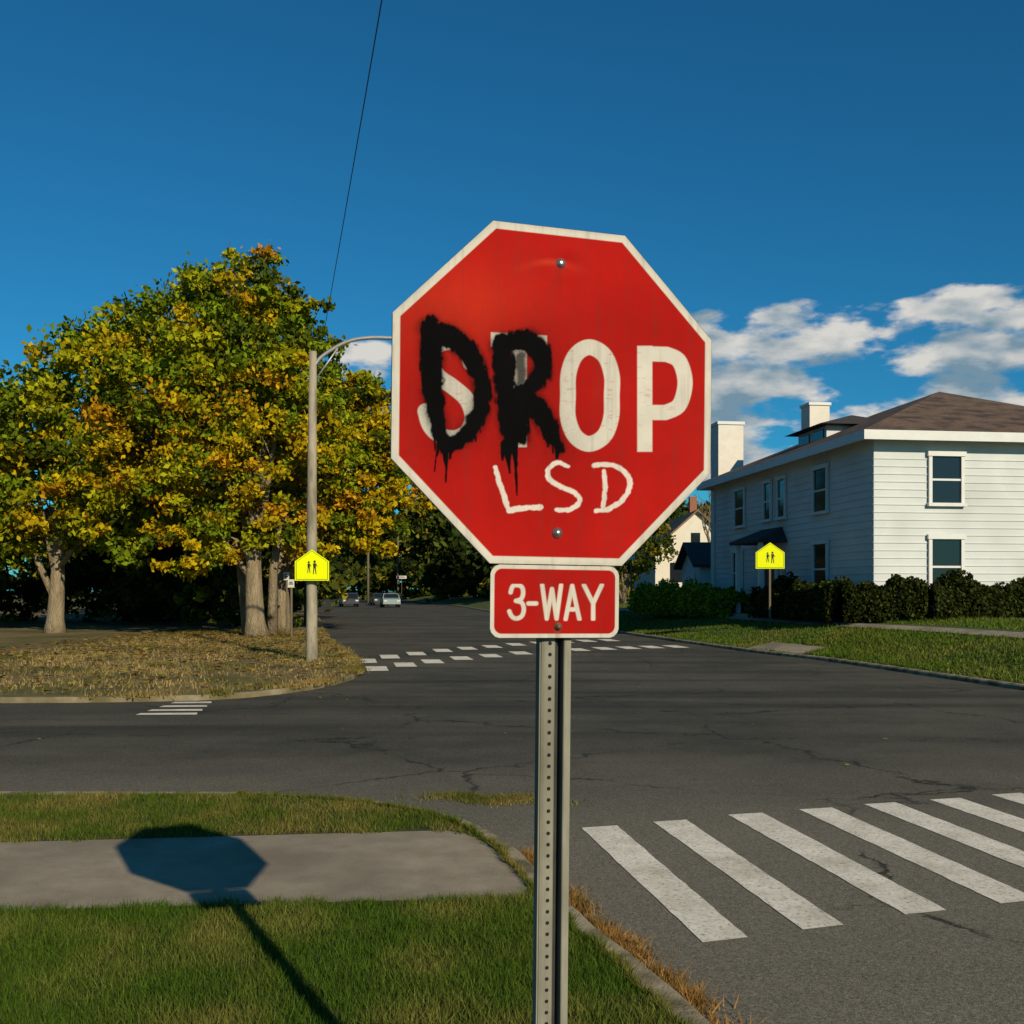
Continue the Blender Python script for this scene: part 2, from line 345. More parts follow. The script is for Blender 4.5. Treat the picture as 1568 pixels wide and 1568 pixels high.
t=rs.rand(14000); kk=np.array(K); idx=[i for i,p in enumerate(K) if 3.3<p[1]<6.6 and p[0]>0]; seg=kk[idx]
ii=(t*(len(seg)-1)).astype(int); fr=(t*(len(seg)-1)-ii)[:,None]; base=seg[ii]*(1-fr)+seg[ii+1]*fr
off=np.abs(rs.randn(14000))*.06; dd=vnoise(base[:,0],base[:,1],.16,9,2); keep=rs.rand(14000)<(dd-.28)*2.3
base[:,0]+=off+.01; base=base[keep]
P=np.c_[base,np.full(len(base),RZ)]; blades('gutter_weeds',P,.055,.007,gcol(P,8,(.12,.09,.025),(.34,.19,.06),.75,.2),1.3,4)
n=5000; x=rs.randn(n)*.26-.16; y=rs.randn(n)*.09+8.42+(x+.16)*-.15+.06*np.sin(x*9); P=np.c_[x,y,np.full(n,RZ)]
blades('gutter_weeds',P,.028,.008,gcol(P,9,(.10,.11,.025),(.24,.19,.06),.5),.9,5)
x,y=scatter(70000,-13,-3,16,42,14); ok=pip(x,y,Lin+[(-300,320),(-300,14)])&(rs.rand(70000)<.15+1.3*(vnoise(x,y,1.2,7,3)-.25)); x,y=x[ok],y[ok]
P=np.c_[x,y,np.zeros(len(x))]; blades('dry_grass',P,.07,.022,gcol(P,10,(.11,.12,.022),(.38,.27,.11),.66,1.5),.9,6)
# turf and dirt breaking over the far kerb
n=16000; kk=np.array(Lin); seg=kk[[i for i,p in enumerate(Lin) if p[1]<45 and p[0]>-9]]; t=rs.rand(n)
ii=(t*(len(seg)-1)).astype(int); fr=(t*(len(seg)-1)-ii)[:,None]; base=seg[ii]*(1-fr)+seg[ii+1]*fr
keep=rs.rand(n)<(vnoise(base[:,0],base[:,1],.8,37,3)-.35)*4; base=base[keep]; base+=rs.randn(len(base),2)*.09
P=np.c_[base,np.full(len(base),-.005)]; blades('dry_grass',P,.07,.022,gcol(P,17,(.12,.12,.022),(.36,.24,.09),.7,1.5),1.1,16)
n=70000; t=rs.rand(n)*28+17; ra=np.array([offset(RR,o) for o in offs[:5]]); zz=np.array(zs[:5]); oo=rs.rand(n)*3.999
ti=t.astype(int); tf=t-ti; oi=oo.astype(int); of=oo-oi
def lerp(oi): return ra[oi,ti]*(1-tf)[:,None]+ra[oi,ti+1]*tf[:,None]
xy=lerp(oi)*(1-of)[:,None]+lerp(oi+1)*of[:,None]; z=zz[oi]*(1-of)+zz[oi+1]*of
ok=~((z>.59)&(z<.71)); P=np.c_[xy,z][ok]; ok=~pip(P[:,0],P[:,1],ap); P=P[ok]
blades('lawn_grass',P,.07,.03,gcol(P,12,(.085,.14,.016),(.17,.17,.035),.3,1.5),.8,7)
def litter(name,x,y,z,s,seed):
    rs=np.random.RandomState(seed); n=len(x); a=rs.rand(n)*6.28; s=s*(.5+rs.rand(n)); c,d=np.cos(a)*s,np.sin(a)*s; zz=z+.006+rs.rand(n)*.012
    V=np.zeros((n,4,3))
    for k,(p,q) in enumerate(((c,d),(-d*.6,c*.6),(-c,-d),(d*.6,-c*.6))): V[:,k,0]=x+p;V[:,k,1]=y+q;V[:,k,2]=zz+rs.rand(n)*s*.5
    pal=np.array([(.30,.20,.04),(.22,.11,.03),(.35,.27,.05),(.16,.10,.03)]); col=pal[rs.randint(0,4,n)]*(.6+.7*rs.rand(n))[:,None]
    return fastmesh(name,V.reshape(-1,3),4,M_blade,np.repeat(col,4,axis=0))
x,y=scatter(9000,-14,-3,16,42,77); ok=pip(x,y,Lin+[(-300,320),(-300,14)])&(rs.rand(9000)<.2+(y-16)/26); litter('fallen_leaves',x[ok],y[ok],.03,.07,1)
x,y=scatter(500,-9,8,9,40,78); ok=~pip(x,y,Lin+[(-300,320),(-300,14)])&(x<6)&(rs.rand(500)<.4); litter('fallen_leaves',x[ok],y[ok],RZ,.025,2)

# ------------------------------------------------------------ foliage
def foliage(name,lobes,sub,per,size,palette,seed,parent=None,flat=.75,spread=.5):
    rs=np.random.RandomState(seed); V=[];C=[]
    for (cx,cy,cz,r,*pw) in lobes:
        ns=int(sub*max(.4,(r/1.7)**2))
        for s in range(ns):
            d=rs.randn(3); d/=np.linalg.norm(d); rr=r*(.5+.65*rs.rand()**.6)
            c=np.array([cx,cy,cz])+d*rr*np.array([1,1,flat+.1]); sr=r*(.15+.2*rs.rand())
            n=int(per*(.5+rs.rand()))
            p=c+rs.randn(n,3)*sr*spread*np.array([1.15,1.15,.7])
            w=pw[0] if pw else None
            pr=np.array([q[3] for q in palette],float)
            if w is not None: pr=pr*np.array([q[4] if len(q)>4 and w>0 else 1 for q in palette])
            pr/=pr.sum(); base=np.array(palette[rs.choice(len(palette),p=pr)][:3])
            ax=rs.randn(n,3); ax/=np.linalg.norm(ax,axis=1)[:,None]
            bx=np.cross(ax,rs.randn(n,3)); bx/=np.linalg.norm(bx,axis=1)[:,None]
            sz=size*(.6+.8*rs.rand(n))[:,None]
            q=np.stack([p-ax*sz*.55,p+bx*sz*.33,p+ax*sz*.55,p-bx*sz*.33],1)
            V.append(q.reshape(-1,3)); col=base*(.55+.9*rs.rand(n))[:,None]
            C.append(np.repeat(col,4,axis=0))
    return fastmesh(name,np.concatenate(V),4,M_leaf,np.concatenate(C),parent)
PAL=[(.34,.33,.012,4),(.48,.34,.010,2.0,3.4),(.50,.27,.012,.5,4.0),(.18,.24,.013,4.5),(.08,.11,.010,3)]
def tree(name,base,trunk_r,h,limbs,lobes,sub,per,size,pal,seed,sp=.5):
    e=empty(name,(0,0,0)); mb=MB(); bx,by=base; rs=random.Random(seed)
    n=9; pts=[];rad=[]
    for i in range(n):
        t=i/(n-1); pts.append((bx+.25*math.sin(t*3+seed)*t,by,-.1+t*h)); rad.append(trunk_r*(1.35 if i==0 else 1.0)*(1-.55*t))
    mb.tube(pts,rad,12)
    for l in limbs:
        t=rs.uniform(.35,.95); k=t*(n-1); i=int(k); s=Vector(pts[i]); e2=Vector(l[:3]); m=(s*.45+e2*.55)+Vector((rs.uniform(-.5,.5),rs.uniform(-.5,.5),rs.uniform(.1,.8)))
        r=rad[i]*.5; mb.tube([s,s.lerp(m,.5)+Vector((0,0,.15)),m,e2],[r,r*.75,r*.5,r*.15],7)
    mb.obj('trunk',M_bark,e,True)
    foliage('crown',lobes,sub,per,size,pal,seed,e,spread=sp)
    return e
T1=[(-10.0,36.5,12.0,1.5),(-8.6,36,11.8,1.5),(-7.4,36.2,10.9,1.2),(-6.7,36.2,9.8,.9),(-11.6,37,11.3,1.7),(-9.6,35.3,9.7,2.0),(-7.7,35.6,9.0,1.5),(-10.6,36,7.8,2.0,1),(-8.4,35.4,6.7,1.8,1),(-10.2,35.6,5.2,1.6,1),(-12.6,37,9.2,2.1),(-12.8,36.5,6.4,2.0,1),(-9.8,36.2,3.5,1.1,1),(-8.0,36.4,3.9,1.2,1),(-11.2,36,3.2,1.2,1),(-7.0,35.8,7.4,1.2,1),(-9.2,38.2,10.9,1.6),(-10.6,38.6,8.6,2.2),(-8.6,38.6,7.6,2.1)]
tree('maple_tree',(-8.96,36.6),.36,5.5,T1[:14],T1,50,86,.18,PAL,4)
T2=[(-7.3,42,8.6,1.7),(-6.3,41.5,9.0,1.4),(-5.9,41.5,7.6,1.8,1),(-7.6,41,6.5,2.0,1),(-5.0,41.6,8.4,1.2),(-4.7,41.5,7.2,1.3,1),(-4.6,41.2,5.6,1.3,1),(-6.0,41,4.9,1.5,1),(-7.5,41,3.9,1.2,1),(-9.5,43,7,2.2),(-8.8,43.5,8.8,2.0),(-6.8,44,7.6,1.9),(-5.4,41,4.0,1.0,1)]
tree('maple_tree',(-9.4,43),.30,5.5,T2[:10],T2,50,88,.19,PAL,9)
T3=[(-16,39,9.0,2.3),(-18,40,7.8,2.5),(-15,39,6.4,2.2,1),(-17.5,39,5.2,2.2,1),(-20.5,41,6.6,2.5),(-14.2,38.5,10.6,1.8),(-20,40,4.2,2.1),(-23,42,5.2,2.3),(-14.3,38,4.2,1.6)]
tree('maple_tree',(-17.5,40),.34,5.0,T3,T3,32,78,.24,PAL,13)
mb=MB(); mb.tube([(-8.55,37.2,-.1),(-8.5,37.2,2.4),(-8.0,37.1,5)],[.2,.15,.1],9); mb.tube([(-9.45,37.4,-.1),(-9.7,37.4,2.5),(-10.2,37.3,5)],[.2,.16,.1],9)
mb.obj('trunk_stem',M_bark,bpy.data.objects['maple_tree'],True)
DP=[(.05,.075,.014,4),(.085,.10,.016,3),(.025,.038,.01,4),(.24,.20,.02,1.8)]
rr=random.Random(8); lob=[]
for (x,y,h) in [(-17,54,9),(-14.5,62,10),(-20,58,8),(-17,74,11),(-22,80,12),(-25,70,11),(-20,95,12),(-25,108,13),(-31,120,14),(-29,140,15),(-34,150,14),(-32,56,9),(-38,60,10),(-45,66,10),(-54,72,11),(-64,78,12),(-28,48,7)]:
    for k in range(7): lob.append((x+rr.uniform(-2.6,2.6),y+rr.uniform(-2.5,2.5),h*rr.uniform(.18,.88),2.6))
foliage('distant_trees',lob,9,60,.5,DP,21,spread=.7)
lob=[]
for (x,y,h) in [(-27,205,20),(-20,195,17),(-13,190,16),(-6,185,15),(1,180,13),(8,175,13),(0,120,11),(5,112,10.5),(10,118,9),(16,120,9),(22,122,10),(-3,135,14),(-9,150,16),(-36,215,18),(-44,222,17),(30,125,11),(38,120,11),(46,120,12),(-55,225,20),(-66,225,20),(-80,220,22),(-95,215,22),(-110,210,22),(60,125,12),(72,125,12)]:
    for k in range(9): lob.append((x+rr.uniform(-4,4),y+rr.uniform(-3,3),h*rr.uniform(.10,.9),3.4))
foliage('distant_trees',lob,3.6,60,.95,DP,22,spread=.8)
lob=[(-10.5-1.3*i,46+.8*i+rr.uniform(-1,1),rr.uniform(.8,2.4),1.5) for i in range(20)]
foliage('shrubs',lob,24,60,.26,DP,23)
G=[(6.2,66,4.2,1.6),(7.4,66,3.6,1.5),(8.6,67,4.4,1.6),(6.8,66,5.3,1.3),(5.6,66,3.2,1.2)]
tree('green_tree',(7.0,66),.22,3.5,G,G,40,70,.25,[(.11,.13,.015,3),(.05,.07,.012,4),(.20,.17,.02,1.4)],31)

def hedge(name,pts,w,h,z0,seed,pal):
    rs=np.random.RandomState(seed); V=[];C=[]
    pts=np.array(pts,float); d=np.hypot(*(pts[1:]-pts[:-1]).T)
    for i in range(len(pts)-1):
        n=int(d[i]*4200); t=rs.rand(n)[:,None]; c=pts[i]*(1-t)+pts[i+1]*t
        dr=(pts[i+1]-pts[i])/d[i]; nr=np.array([dr[1],-dr[0]])
        a=rs.rand(n)*np.pi; rad=(.66+.36*rs.rand(n))*(1+.3*(vnoise(c[:,0]*3+a,c[:,1]*3,1.1,seed,2)-.5)*2)
        cs=np.cos(a); sn=np.sin(a); cs=np.sign(cs)*np.abs(cs)**.7; sn=np.abs(sn)**.7
        p=np.c_[c+nr*(cs*rad*w/2)[:,None], z0+sn*rad*h*(.78+.48*vnoise(c[:,0],c[:,1],.9,seed+1,2))]
        ax=rs.randn(n,3); ax/=np.linalg.norm(ax,axis=1)[:,None]; bx=np.cross(ax,rs.randn(n,3)); bx/=np.linalg.norm(bx,axis=1)[:,None]
        sz=.095*(.6+.8*rs.rand(n))[:,None]
        V.append(np.stack([p-ax*sz*.55,p+bx*sz*.4,p+ax*sz*.55,p-bx*sz*.4],1).reshape(-1,3))
        k=rs.choice(len(pal),n,p=np.array([q[3] for q in pal])/sum(q[3] for q in pal)); col=np.array([q[:3] for q in pal])[k]*(.6+.8*rs.rand(n))[:,None]*(.6+.8*vnoise(c[:,0]*2,c[:,1]*2+a,.8,seed+3,2))[:,None]
        C.append(np.repeat(col,4,axis=0))
    return fastmesh(name,np.concatenate(V),4,M_leaf,np.concatenate(C))
HP=[(.22,.28,.02,4),(.32,.34,.03,3),(.09,.12,.015,3)]
hedge('hedge',[(5.7,45.5),(6.6,43.2),(7.5,40.6),(8.4,38.2)],1.4,1.15,.62,41,HP)
hedge('hedge',[(8.7,36.3),(9.1,33),(9.5,29.8),(11.5,28.9),(15,29.3)],1.0,1.1,.72,42,[(.03,.04,.01,4),(.065,.075,.015,2)])

def bare(name,base,h,seed):
    rs=random.Random(seed); mb=MB()
    def br(p,d,l,r,dep):
        q=p+d*l; m=p+d*l*.5+Vector((rs.uniform(-1,1),rs.uniform(-1,1),0))*l*.06
        mb.tube([p,m,q],[r,r*.85,r*.65],5 if dep<3 else 3,False)
        if dep>5: return
        for k in range(rs.choice((2,3))):
            nd=(d+Vector((rs.uniform(-.7,.7),rs.uniform(-.7,.7),rs.uniform(-.1,.5)))).normalized(); br(q,nd,l*rs.uniform(.62,.85),r*.62,dep+1)
    br(Vector((*base,-.1)),Vector((0,0,1)),h*.27,.2,0); return mb.obj(name,M_bark)
bare('bare_tree',(10.6,58),9,5); bare('bare_tree',(11.6,56),8.5,7)

# ------------------------------------------------------------ houses
M_wall=mat('white_siding',(.50,.53,.53),(.60,.62,.61),1.2,.8,.15,30,c3=(.40,.41,.39),scale3=.6,t3=(.5,.8))
M_stuc=mat('cream_wall',(.62,.56,.46),(.7,.64,.54),2,.85)
M_chim=mat('painted_brick',(.58,.54,.47),(.68,.63,.55),3,.8,.4,30)
M_trim=mat('white_trim',(.56,.57,.55),(.64,.64,.62),3,.6)
M_roof=mat('roof_shingle',(.085,.055,.04),(.15,.10,.07),9,.9,.8,25,stretch=(1,1,3),c3=(.05,.035,.03),scale3=1.5)
M_droof=mat('dark_roof',(.03,.03,.032),(.055,.05,.05),8,.85)
M_glass,nt_,b_g=nodes('window_glass'); b_g.inputs['Base Color'].default_value=(.012,.016,.02,1); b_g.inputs['Roughness'].default_value=.08
tx=nt_.nodes.new('ShaderNodeTexNoise'); tx.inputs['Scale'].default_value=1.5; bpn=nt_.nodes.new('ShaderNodeBump'); bpn.inputs['Strength'].default_value=.05; nt_.links.new(tx.outputs[0],bpn.inputs['Height']); nt_.links.new(bpn.outputs[0],b_g.inputs['Normal'])
M_door=mat('door_paint',(.05,.03,.025),(.07,.04,.03),5,.5)
H=empty('white_house')
A=(8.5,44.0); t_=(.1345,-.991); p_=(.991,.1345); LN=14.1; WD=9.5; ZB=.6; ZE=6.0
def T(a,b,z): return (A[0]+t_[0]*a+p_[0]*b, A[1]+t_[1]*a+p_[1]*b, z)
def box(name,a0,a1,b0,b1,z0,z1,m): mb=MB(); mb.box(a0,a1,b0,b1,z0,z1,T); return mb.obj(name,m,H)
box('walls',0,LN,0,WD,ZB-.3,ZE,M_wall)
box('foundation',-.04,LN+.04,-.04,WD+.04,ZB-.4,ZB+.35,mat('foundation',(.2,.19,.17),(.3,.28,.25),4,.9))
mb=MB(); z=ZB+.4
while z<ZE-.4:
    mb.box(0,LN,-.022,-.002,z,z+.025,T); mb.box(LN+.002,LN+.022,0,WD,z,z+.025,T); z+=.22
mb.obj('siding_laps',M_wall,H)
ov=.55; ZR=8.35; hw=WD/2
v=[T(-ov,-ov,ZE+.02),T(LN+ov,-ov,ZE+.02),T(LN+ov,WD+ov,ZE+.02),T(-ov,WD+ov,ZE+.02),T(hw,hw,ZR),T(LN-hw,hw,ZR)]
v2=[(q[0],q[1],q[2]+.14) for q in v[:4]]
mesh('roof',v2+[v[4],v[5]]+v[:4],[(0,4,5,1),(1,5,2),(2,5,4,3),(3,4,0)],M_roof,H)
mb=MB(); mb.box(-ov-.02,LN+ov+.02,-ov-.02,-ov+.03,ZE-.12,ZE+.15,T); mb.box(-ov-.02,LN+ov+.02,WD+ov-.03,WD+ov+.02,ZE-.12,ZE+.15,T)
mb.box(-ov-.02,-ov+.03,-ov+.031,WD+ov-.031,ZE-.12,ZE+.15,T); mb.box(LN+ov-.03,LN+ov+.02,-ov+.031,WD+ov-.031,ZE-.12,ZE+.15,T)
mb.obj('fascia',M_trim,H)
mb=MB(); mb.box(-ov+.03,LN+ov-.03,-ov+.03,WD+ov-.03,ZE+.003,ZE+.02,T); mb.obj('soffit',M_trim,H)
fr=MB(); gl=MB()
def win(a,z0,z1,wd=.95,side=0):
    def bx(mb,u0,u1,d0,d1,z0,z1):
        if side==0: mb.box(u0,u1,-d1,-d0,z0,z1,T)
        else: mb.box(LN+d0,LN+d1,u0,u1,z0,z1,T)
    u0,u1=a-wd/2,a+wd/2
    bx(gl,u0,u1,.026,.034,z0,z1)
    bx(fr,u0-.1,u0,.024,.09,z0-.001,z1+.001); bx(fr,u1,u1+.1,.024,.09,z0-.001,z1+.001)
    bx(fr,u0-.14,u1+.14,.024,.12,z1+.002,z1+.14); bx(fr,u0-.14,u1+.14,.024,.15,z0-.1,z0-.002)
    bx(fr,u0+.001,u1-.001,.036,.06,(z0+z1)/2-.03,(z0+z1)/2+.03)
win(3.2,4.15,5.5,1.0,0); win(6.1,4.2,5.5,.6); win(7.4,4.2,5.5,.6); win(10.6,4.15,5.5)
for a in (3.0,10.6): win(a,1.5,3.1,.95,0)
for a in (2.2,7.0): win(a,4.15,5.5,.9,1); win(a,1.5,3.1,.9,1)
fr.obj('window_frames',M_trim,H); gl.obj('window_glass',M_glass,H)
box('door',5.9,6.9,-.07,-.023,ZB+.2,2.95,M_door)
mb=MB(); mb.box(5.75,5.9,-.1,-.023,ZB+.2,3.05,T); mb.box(6.9,7.05,-.1,-.023,ZB+.2,3.05,T); mb.box(5.75,7.05,-.1,-.023,3.051,3.2,T); mb.obj('door_frame',M_trim,H)
v=[T(5.0,-1.1,3.3),T(7.9,-1.1,3.3),T(7.9,-.024,3.3),T(5.0,-.024,3.3),T(5.5,-.024,3.85),T(7.4,-.024,3.85),T(5.0,-1.1,3.4),T(7.9,-1.1,3.4)]
mesh('door_hood',v,[(6,4,5,7),(6,3,4),(7,5,2),(0,1,2,3),(0,6,7,1),(0,3,6),(1,7,2)],M_droof,H)
mb=MB(); mb.box(5.25,5.4,-.95,-.8,ZB,3.29,T); mb.box(7.5,7.65,-.95,-.8,ZB,3.29,T); mb.obj('porch_posts',M_trim,H)
box('porch_step',5.1,7.8,-1.2,-.045,ZB-.4,ZB+.18,M_conc)
mb=MB(); mb.box(5.6,8.0,1.35,3.6,6.4,7.35,T); mb.obj('dormer',M_wall,H)
v=[T(5.2,.95,7.36),T(8.4,.95,7.36),T(8.4,4.6,7.36),T(5.2,4.6,7.36),T(6.3,2.6,7.85),T(7.3,2.6,7.85)]
mesh('dormer_roof',v,[(0,4,5,1),(1,5,2),(2,5,4,3),(3,4,0),(0,1,2,3)],M_droof,H)
mb=MB(); mb.box(5.8,6.6,1.31,1.348,6.75,7.25,T); mb.box(7.0,7.8,1.31,1.348,6.75,7.25,T); mb.obj('dormer_windows',M_glass,H)
box('chimney',-1.15,-.15,.25,1.35,ZB-.4,8.65,M_chim); box('chimney_cap',-1.2,-.1,.2,1.4,8.651,8.78,M_trim)
box('ridge_chimney',3.4,4.2,2.4,3.2,6.6,8.75,M_chim); box('ridge_chimney_cap',3.35,4.25,2.35,3.25,8.751,8.86,M_trim)
mb=MB(); mb.box(0.1,.19,-.12,-.03,ZB,ZE-.2,T); mb.obj('downpipe',M_trim,H)

def simple_house(name,x0,x1,y0,y1,ze,zr,axis,mw,mr_,z0=.3):
    e=empty(name); mb=MB(); mb.box(x0,x1,y0,y1,z0,ze)
    o=.35
    if axis=='y':
        xm=(x0+x1)/2; mb.add([(x0,y0,ze),(x1,y0,ze),(xm,y0,zr-.02)],[(0,1,2)]); mb.add([(x0,y1,ze),(x1,y1,ze),(xm,y1,zr-.02)],[(0,2,1)])
        k=(zr-ze)/(xm-x0); R=[(x0-o,y0-o,ze-o*k+.03),(xm,y0-o,zr+.03),(x1+o,y0-o,ze-o*k+.03),(x0-o,y1+o,ze-o*k+.03),(xm,y1+o,zr+.03),(x1+o,y1+o,ze-o*k+.03)]
    else:
        ym=(y0+y1)/2; mb.add([(x0,y0,ze),(x0,y1,ze),(x0,ym,zr-.02)],[(0,2,1)]); mb.add([(x1,y0,ze),(x1,y1,ze),(x1,ym,zr-.02)],[(0,1,2)])
        k=(zr-ze)/(ym-y0); R=[(x0-o,y0-o,ze-o*k+.03),(x0-o,ym,zr+.03),(x0-o,y1+o,ze-o*k+.03),(x1+o,y0-o,ze-o*k+.03),(x1+o,ym,zr+.03),(x1+o,y1+o,ze-o*k+.03)]
    mb.obj('walls',mw,e)
    R2=[(a,b,c+.14) for a,b,c in R]
    mesh('roof',R+R2,[(6,9,10,7),(7,10,11,8),(0,1,4,3),(1,2,5,4),(0,6,7,1),(1,7,8,2),(3,4,10,9),(4,5,11,10),(0,3,9,6),(2,8,11,5)],mr_,e)
    return e
M_roof2=mat('tan_roof',(.16,.10,.06),(.24,.16,.10),6,.9)
h2=simple_house('cream_house',9.6,15.2,70,82,4.4,6.9,'y',M_stuc,M_roof2)
mb=MB(); mb.box(10.6,11.4,69.95,69.99,2.2,3.5); mb.box(13,13.8,69.95,69.99,2.2,3.5); mb.box(12.0,12.6,69.95,69.99,4.7,5.5); mb.obj('windows',M_glass,h2)
mb=MB(); mb.box(12.6,13.1,74,74.6,5.5,8.3); mb.obj('chimney',mat('brick',(.22,.09,.05),(.3,.13,.08),8,.9),h2)
h3=simple_house('garage',8.3,12.5,46.2,51,2.75,3.7,'x',M_wall,M_droof)
mb=MB(); mb.box(8.24,8.29,47.2,49.8,.7,2.4); mb.obj('garage_door',M_trim,h3)

# ------------------------------------------------------------ stop sign
YAW=math.radians(16.5); ROLL=.0105; X0,Y0,Z0=.105,2.37,2.041; cY,sY=math.cos(YAW),math.sin(YAW)
S=empty('stop_sign',(X0,Y0,Z0),(0,ROLL,YAW))
def sheet(u,v):   # sign metres -> drafting-sheet units used to trace the lettering
    a=u+v*ROLL; b=v-u*ROLL; d=Y0+a*sY
    return 784+1600*(X0+a*cY)/d, 905-1600*(b+Z0-1.6)/d
RED=np.array([.35,.009,.0065]); WHT=np.array([.53,.495,.43]); BLK=np.array([.0022,.0022,.0025])
def grid_panel(name,u0,u1,v0,v1,res,inside,color,disp,y,m,parent):
    nu=int((u1-u0)/res)+1; nv=int((v1-v0)/res)+1
    U,Vv=np.meshgrid(np.linspace(u0,u1,nu),np.linspace(v0,v1,nv)); u=U.ravel(); v=Vv.ravel()
    idx=np.arange(nu*nv).reshape(nv,nu); q=np.stack([idx[:-1,:-1],idx[:-1,1:],idx[1:,1:],idx[1:,:-1]],-1).reshape(-1,4)
    cu=u[q].mean(1); cv=v[q].mean(1); q=q[inside(cu,cv)]
    used=np.unique(q); rm=-np.ones(nu*nv,int); rm[used]=np.arange(len(used)); q=rm[q]; u=u[used]; v=v[used]
    co=np.c_[u,y+disp(u,v),v]; col=color(u,v)
    me=bpy.data.meshes.new(name); me.vertices.add(len(co)); me.vertices.foreach_set('co',co.astype(np.float32).ravel())
    me.loops.add(q.size); me.loops.foreach_set('vertex_index',q.astype(np.int32).ravel())
    me.polygons.add(len(q)); me.polygons.foreach_set('loop_start',(np.arange(len(q))*4).astype(np.int32)); me.polygons.foreach_set('loop_total',np.full(len(q),4,np.int32))
    me.update(calc_edges=True); me.polygons.foreach_set('use_smooth',np.ones(len(q),bool))
    a=me.color_attributes.new('Col','FLOAT_COLOR','POINT'); c=np.ones((len(co),4),np.float32); c[:,:3]=col; a.data.foreach_set('color',c.ravel())
    me.materials.append(m); return link(bpy.data.objects.new(name,me),parent)
def signmat(name,rough=.72):
    m,nt,b=nodes(name); N=nt.nodes; L=nt.links
    a=N.new('ShaderNodeVertexColor'); a.layer_name='Col'
    tc=N.new('ShaderNodeTexCoord'); n=N.new('ShaderNodeTexNoise'); n.inputs['Scale'].default_value=9; n.inputs['Detail'].default_value=10; n.inputs['Roughness'].default_value=.7; L.new(tc.outputs['Object'],n.inputs[0])
    mr=N.new('ShaderNodeMapRange'); mr.inputs[1].default_value=.3; mr.inputs[2].default_value=.7; mr.inputs[3].default_value=.88; mr.inputs[4].default_value=1.06; L.new(n.outputs[0],mr.inputs[0])
    s=N.new('ShaderNodeVectorMath'); s.operation='SCALE'; L.new(a.outputs[0],s.inputs[0]); L.new(mr.outputs[0],s.inputs[3]); L.new(s.outputs[0],b.inputs['Base Color'])
    m2=N.new('ShaderNodeMapRange'); m2.inputs[1].default_value=.3; m2.inputs[2].default_value=.7; m2.inputs[3].default_value=rough-.05; m2.inputs[4].default_value=rough+.12; L.new(n.outputs[0],m2.inputs[0]); L.new(m2.outputs[0],b.inputs['Roughness'])
    b.inputs['Specular IOR Level'].default_value=.03
    return m
M_sign=signmat('sign_face')
HALF=.381
def octd(u,v): return np.maximum(np.maximum(np.abs(u),np.abs(v)),(np.abs(u)+np.abs(v))/math.sqrt(2))
def mixc(a,b,t): return a*(1-t[:,None])+b*t[:,None]
Oc=smooth_line([(902,532),(925,545),(936,575),(936,606),(935,640),(924,668),(901,680),(880,668),(869,640),(869,606),(870,572),(881,544)],6,True)
Pb=[(987,542)]+smooth_line([(1020,543),(1038,552),(1047,575),(1047,598),(1038,622),(1018,632)],5)+[(987,632)]
Sc=smooth_line([(720,556),(714,536),(698,525),(676,526),(662,538),(660,558),(672,578),(692,592),(714,612),(723,638),(716,660),(697,671),(674,667),(658,652),(651,630)],5)
# spray strokes (x, y, width): upright + bow of the D, then the R
D1=smooth_line([(657,500,32),(660,540,36),(662,590,32),(668,640,28),(682,684,24)],6)
D2=smooth_line([(650,504,24),(684,514,34),(712,535,34),(731,568,30),(739,606,32),(729,644,30),(706,672,26),(682,684,22)],6)
R1=smooth_line([(770,528,34),(773,590,36),(780,640,36),(780,684,22)],6)
R2=smooth_line([(762,530,26),(788,523,32),(812,526,36),(830,548,32),(826,575,32),(808,595,28),(788,602,26)],6)
R3=smooth_line([(800,600,30),(824,630,34),(840,658,30),(855,686,16)],6)
RF=[(794,600,22),(797,640,26),(799,672,20)]
RH=[(797,545,12),(797,588,12)]   # thin haze inside the loop of the R
drips=[[(681,680,14),(682,706,6),(683,716,2)],[(690,678,9),(689,702,3)],[(672,676,9),(669,698,3)],[(665,660,6),(666,690,2.5)],[(684,700,3),(682,738,1.6)],[(668,690,2),(665,722,1.4)],
 [(776,680,18),(778,708,7),(780,724,3)],[(787,680,13),(789,712,5),(791,758,2)],[(784,620,8),(785,680,5)],[(798,610,8),(801,678,2.5)],[(790,640,6),(791,700,3)],[(806,612,8),(809,660,2)],[(853,680,12),(852,702,3)],[(770,680,10),(769,704,3)],[(726,640,7),(728,676,2)],[(846,672,7),(846,694,2)],[(733,630,4),(735,662,1.6)],[(838,660,5),(838,684,1.8)]]
Lw=[smooth_line([(758,716,6),(764,738,7),(772,762,7),(778,782,7)],5),smooth_line([(778,782,8),(802,778,7.5),(827,777,8)],4),
 smooth_line([(869,714,5),(853,709,7),(839,719,7),(841,735,7),(860,746,7),(880,755,7),(887,768,7),(873,780,7),(852,781,6)],6),
 smooth_line([(924,722,5),(926,745,7),(923,776,6)],5),smooth_line([(909,713,7),(935,712,7),(957,724,7),(964,743,7),(952,766,7),(930,780,7),(912,782,6)],6)]
